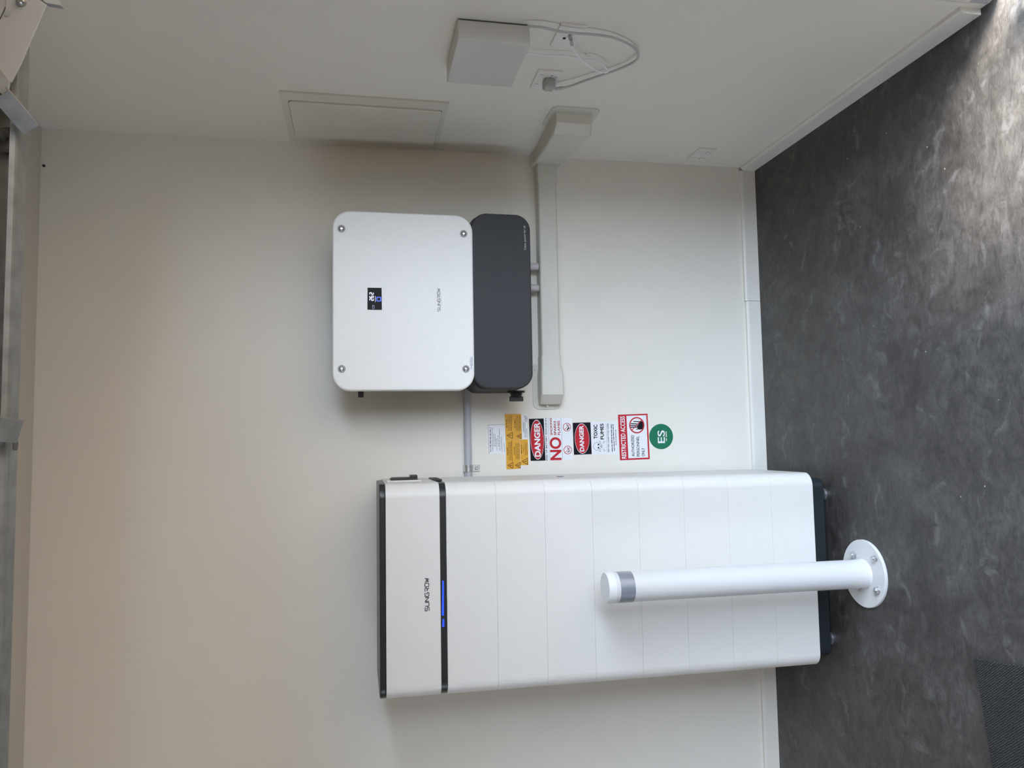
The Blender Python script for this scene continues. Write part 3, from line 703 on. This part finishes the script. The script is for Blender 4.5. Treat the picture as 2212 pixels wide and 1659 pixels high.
# C section open towards the door: web, rounded bottom, lip
sec = [(0, .050), (0, .006), (-.004, .001), (-.010, 0), (-.038, .0), (-.046, .004), (-.048, .012), (-.046, .012), (-.0445, .006), (-.038, .002), (-.010, .002), (-.004, .005), (-.002, .010), (-.002, .050)]
xe = -.325
m = MB().prism([(xe, ty+a, zt0+b_) for a, b_ in sec], (-4.2, 0, 0))
part('track_rail', m, M_track, trk)
m = MB(); rings = []
for k in range(13):      # the bend down to the upright
    a = math.radians(90*k/12); Rb = .26
    cx = xe + Rb*math.sin(a); cz = zt0 - Rb*(1-math.cos(a)); nx, nz = math.sin(a), math.cos(a)
    rings.append([(cx+nx*b_, ty-.034+a_, cz+nz*b_) for a_, b_ in sec])
m.loft(rings, True); m.prism([(xe+.26+b_, ty-.034+a_, zt0-.26) for a_, b_ in sec], (0, 0, -(zt0-.26)+.05))
M_up = part('upright_rail', m, M_track, trk)
# door, open flat overhead beyond the track
door = thing('sectional_garage_door', 'open galvanised sectional garage door lying flat under the ceiling', 'garage door', (-1.6, -2.3, 2.2))
dzb = zt0 + .028; dy1 = ty - .062
for k in range(4):
    x0 = -.32-k*.56
    m = MB().box((x0, -5.5, dzb+.022), (x0-.552, dy1, dzb+.034))
    pn = part('door_panel', m, M_galv, door, label='galvanised door panel')
    m = MB().box((x0-.004, dy1-.075, dzb), (x0-.548, dy1, dzb+.022))
    part('end_stile', m, M_galv, pn, bevel=.003)
    for yy in (-2.5, -3.7):
        part('centre_stile', MB().box((x0-.004, yy-.05, dzb), (x0-.548, yy, dzb+.022)), M_galv, pn, bevel=.003)
def bracket(X0, Y0, X1, Y1, wpx, ysh, lab, rp, rr_):
    a = onY(X0, Y0, -(dy1-.05)); b_ = onY(X1, Y1, -(ty-.052))
    m = MB(); ax = (b_-a).normalized(); side = Vector((-ax.z, 0, ax.x)).normalized(); side = Vector((ax.x, 0, ax.z)).normalized().cross(Vector((0, 1, 0)))
    wd = wpx; N = ax.cross(side).normalized()
    # folded plate: a web and two turned edges
    m.prism([a-side*wd/2, b_-side*wd/2, b_+side*wd/2, a+side*wd/2], N*.003)
    m.prism([a-side*wd/2, b_-side*wd/2, b_-side*(wd/2-.003), a-side*(wd/2-.003)], N*-.018)
    m.prism([a+side*wd/2, b_+side*wd/2, b_+side*(wd/2-.003), a+side*(wd/2-.003)], N*-.018)
    br = part('hinge_bracket', m, M_track, door, bevel=.001, label=lab)
    c = onY(*rp, -(ty-.03))
    part('roller', MB().cyl((c.x, ty-.006, c.z), (c.x, ty-.030, c.z), rr_, 28, prof=[(0, rr_*.8), (.15, rr_), (.85, rr_), (1, rr_*.8)]).cyl((c.x, ty-.03, c.z), (c.x, dy1-.04, c.z), .0055, 12), M_rubber, br)
bracket(2, 205, 66, 280, .030, 0, 'bent galvanised roller bracket near the top corner', (12, 300), .023)
bracket(-8, 927, 41, 932, .040, 0, 'galvanised roller bracket farther along the track', (-3, 962), .023)
for X, Y in ((2, 762), (3, 1070), (1, 1250)):
    c = onZ(X, Y, dzb); c.z = dzb
    if c.y > dy1-.004: c.y = dy1-.012
    part('bolt_head', MB().cyl((c.x, c.y, dzb-.005), (c.x, c.y, dzb+.001), .008, 18, prof=[(0, .004), (.4, .007), (1, .008)]), M_steel, door)
# white wedge plate in the corner
yw = -1.33
def wz(X, Y, d=0): return onY(X, Y, -(yw-d))
wed = thing('track_cover', 'white wedge-shaped steel cover with a bolt at the corner end of the door track', 'cover', wz(40, 60))
m = MB().prism([wz(*p) for p in ((-60, -60), (62, -12), (101.5, 10), (72, 76), (46, 136), (24, 178), (-60, 122))], (0, .004, 0))
cvr = part('cover_plate', m, M_wplate, wed, bevel=.001)
m = MB().prism([wz(*p) for p in ((56, -30), (110, -30), (133, 12), (99, 6))], (0, .012, 0))
part('cover_flange', m, M_wplate, wed)
c = wz(47, 5); part('cover_bolt', MB().cyl(c, c+Vector((0, -.009, 0)), .0085, 20, prof=[(0, .0085), (.6, .008), (1, .005)]), M_steel, cvr)
m = MB(); m.seg(wz(0, 42), wz(21, -2), .0012, WN, .0006); part('fold_line', m, M_slot, cvr)
m = MB().prism([wz(*p) for p in ((-12, 150), (3, 152), (24, 178), (22, 196), (8, 208), (-12, 190))], (0, -.006, 0))
part('end_lug', m, M_track, wed, bevel=.001)
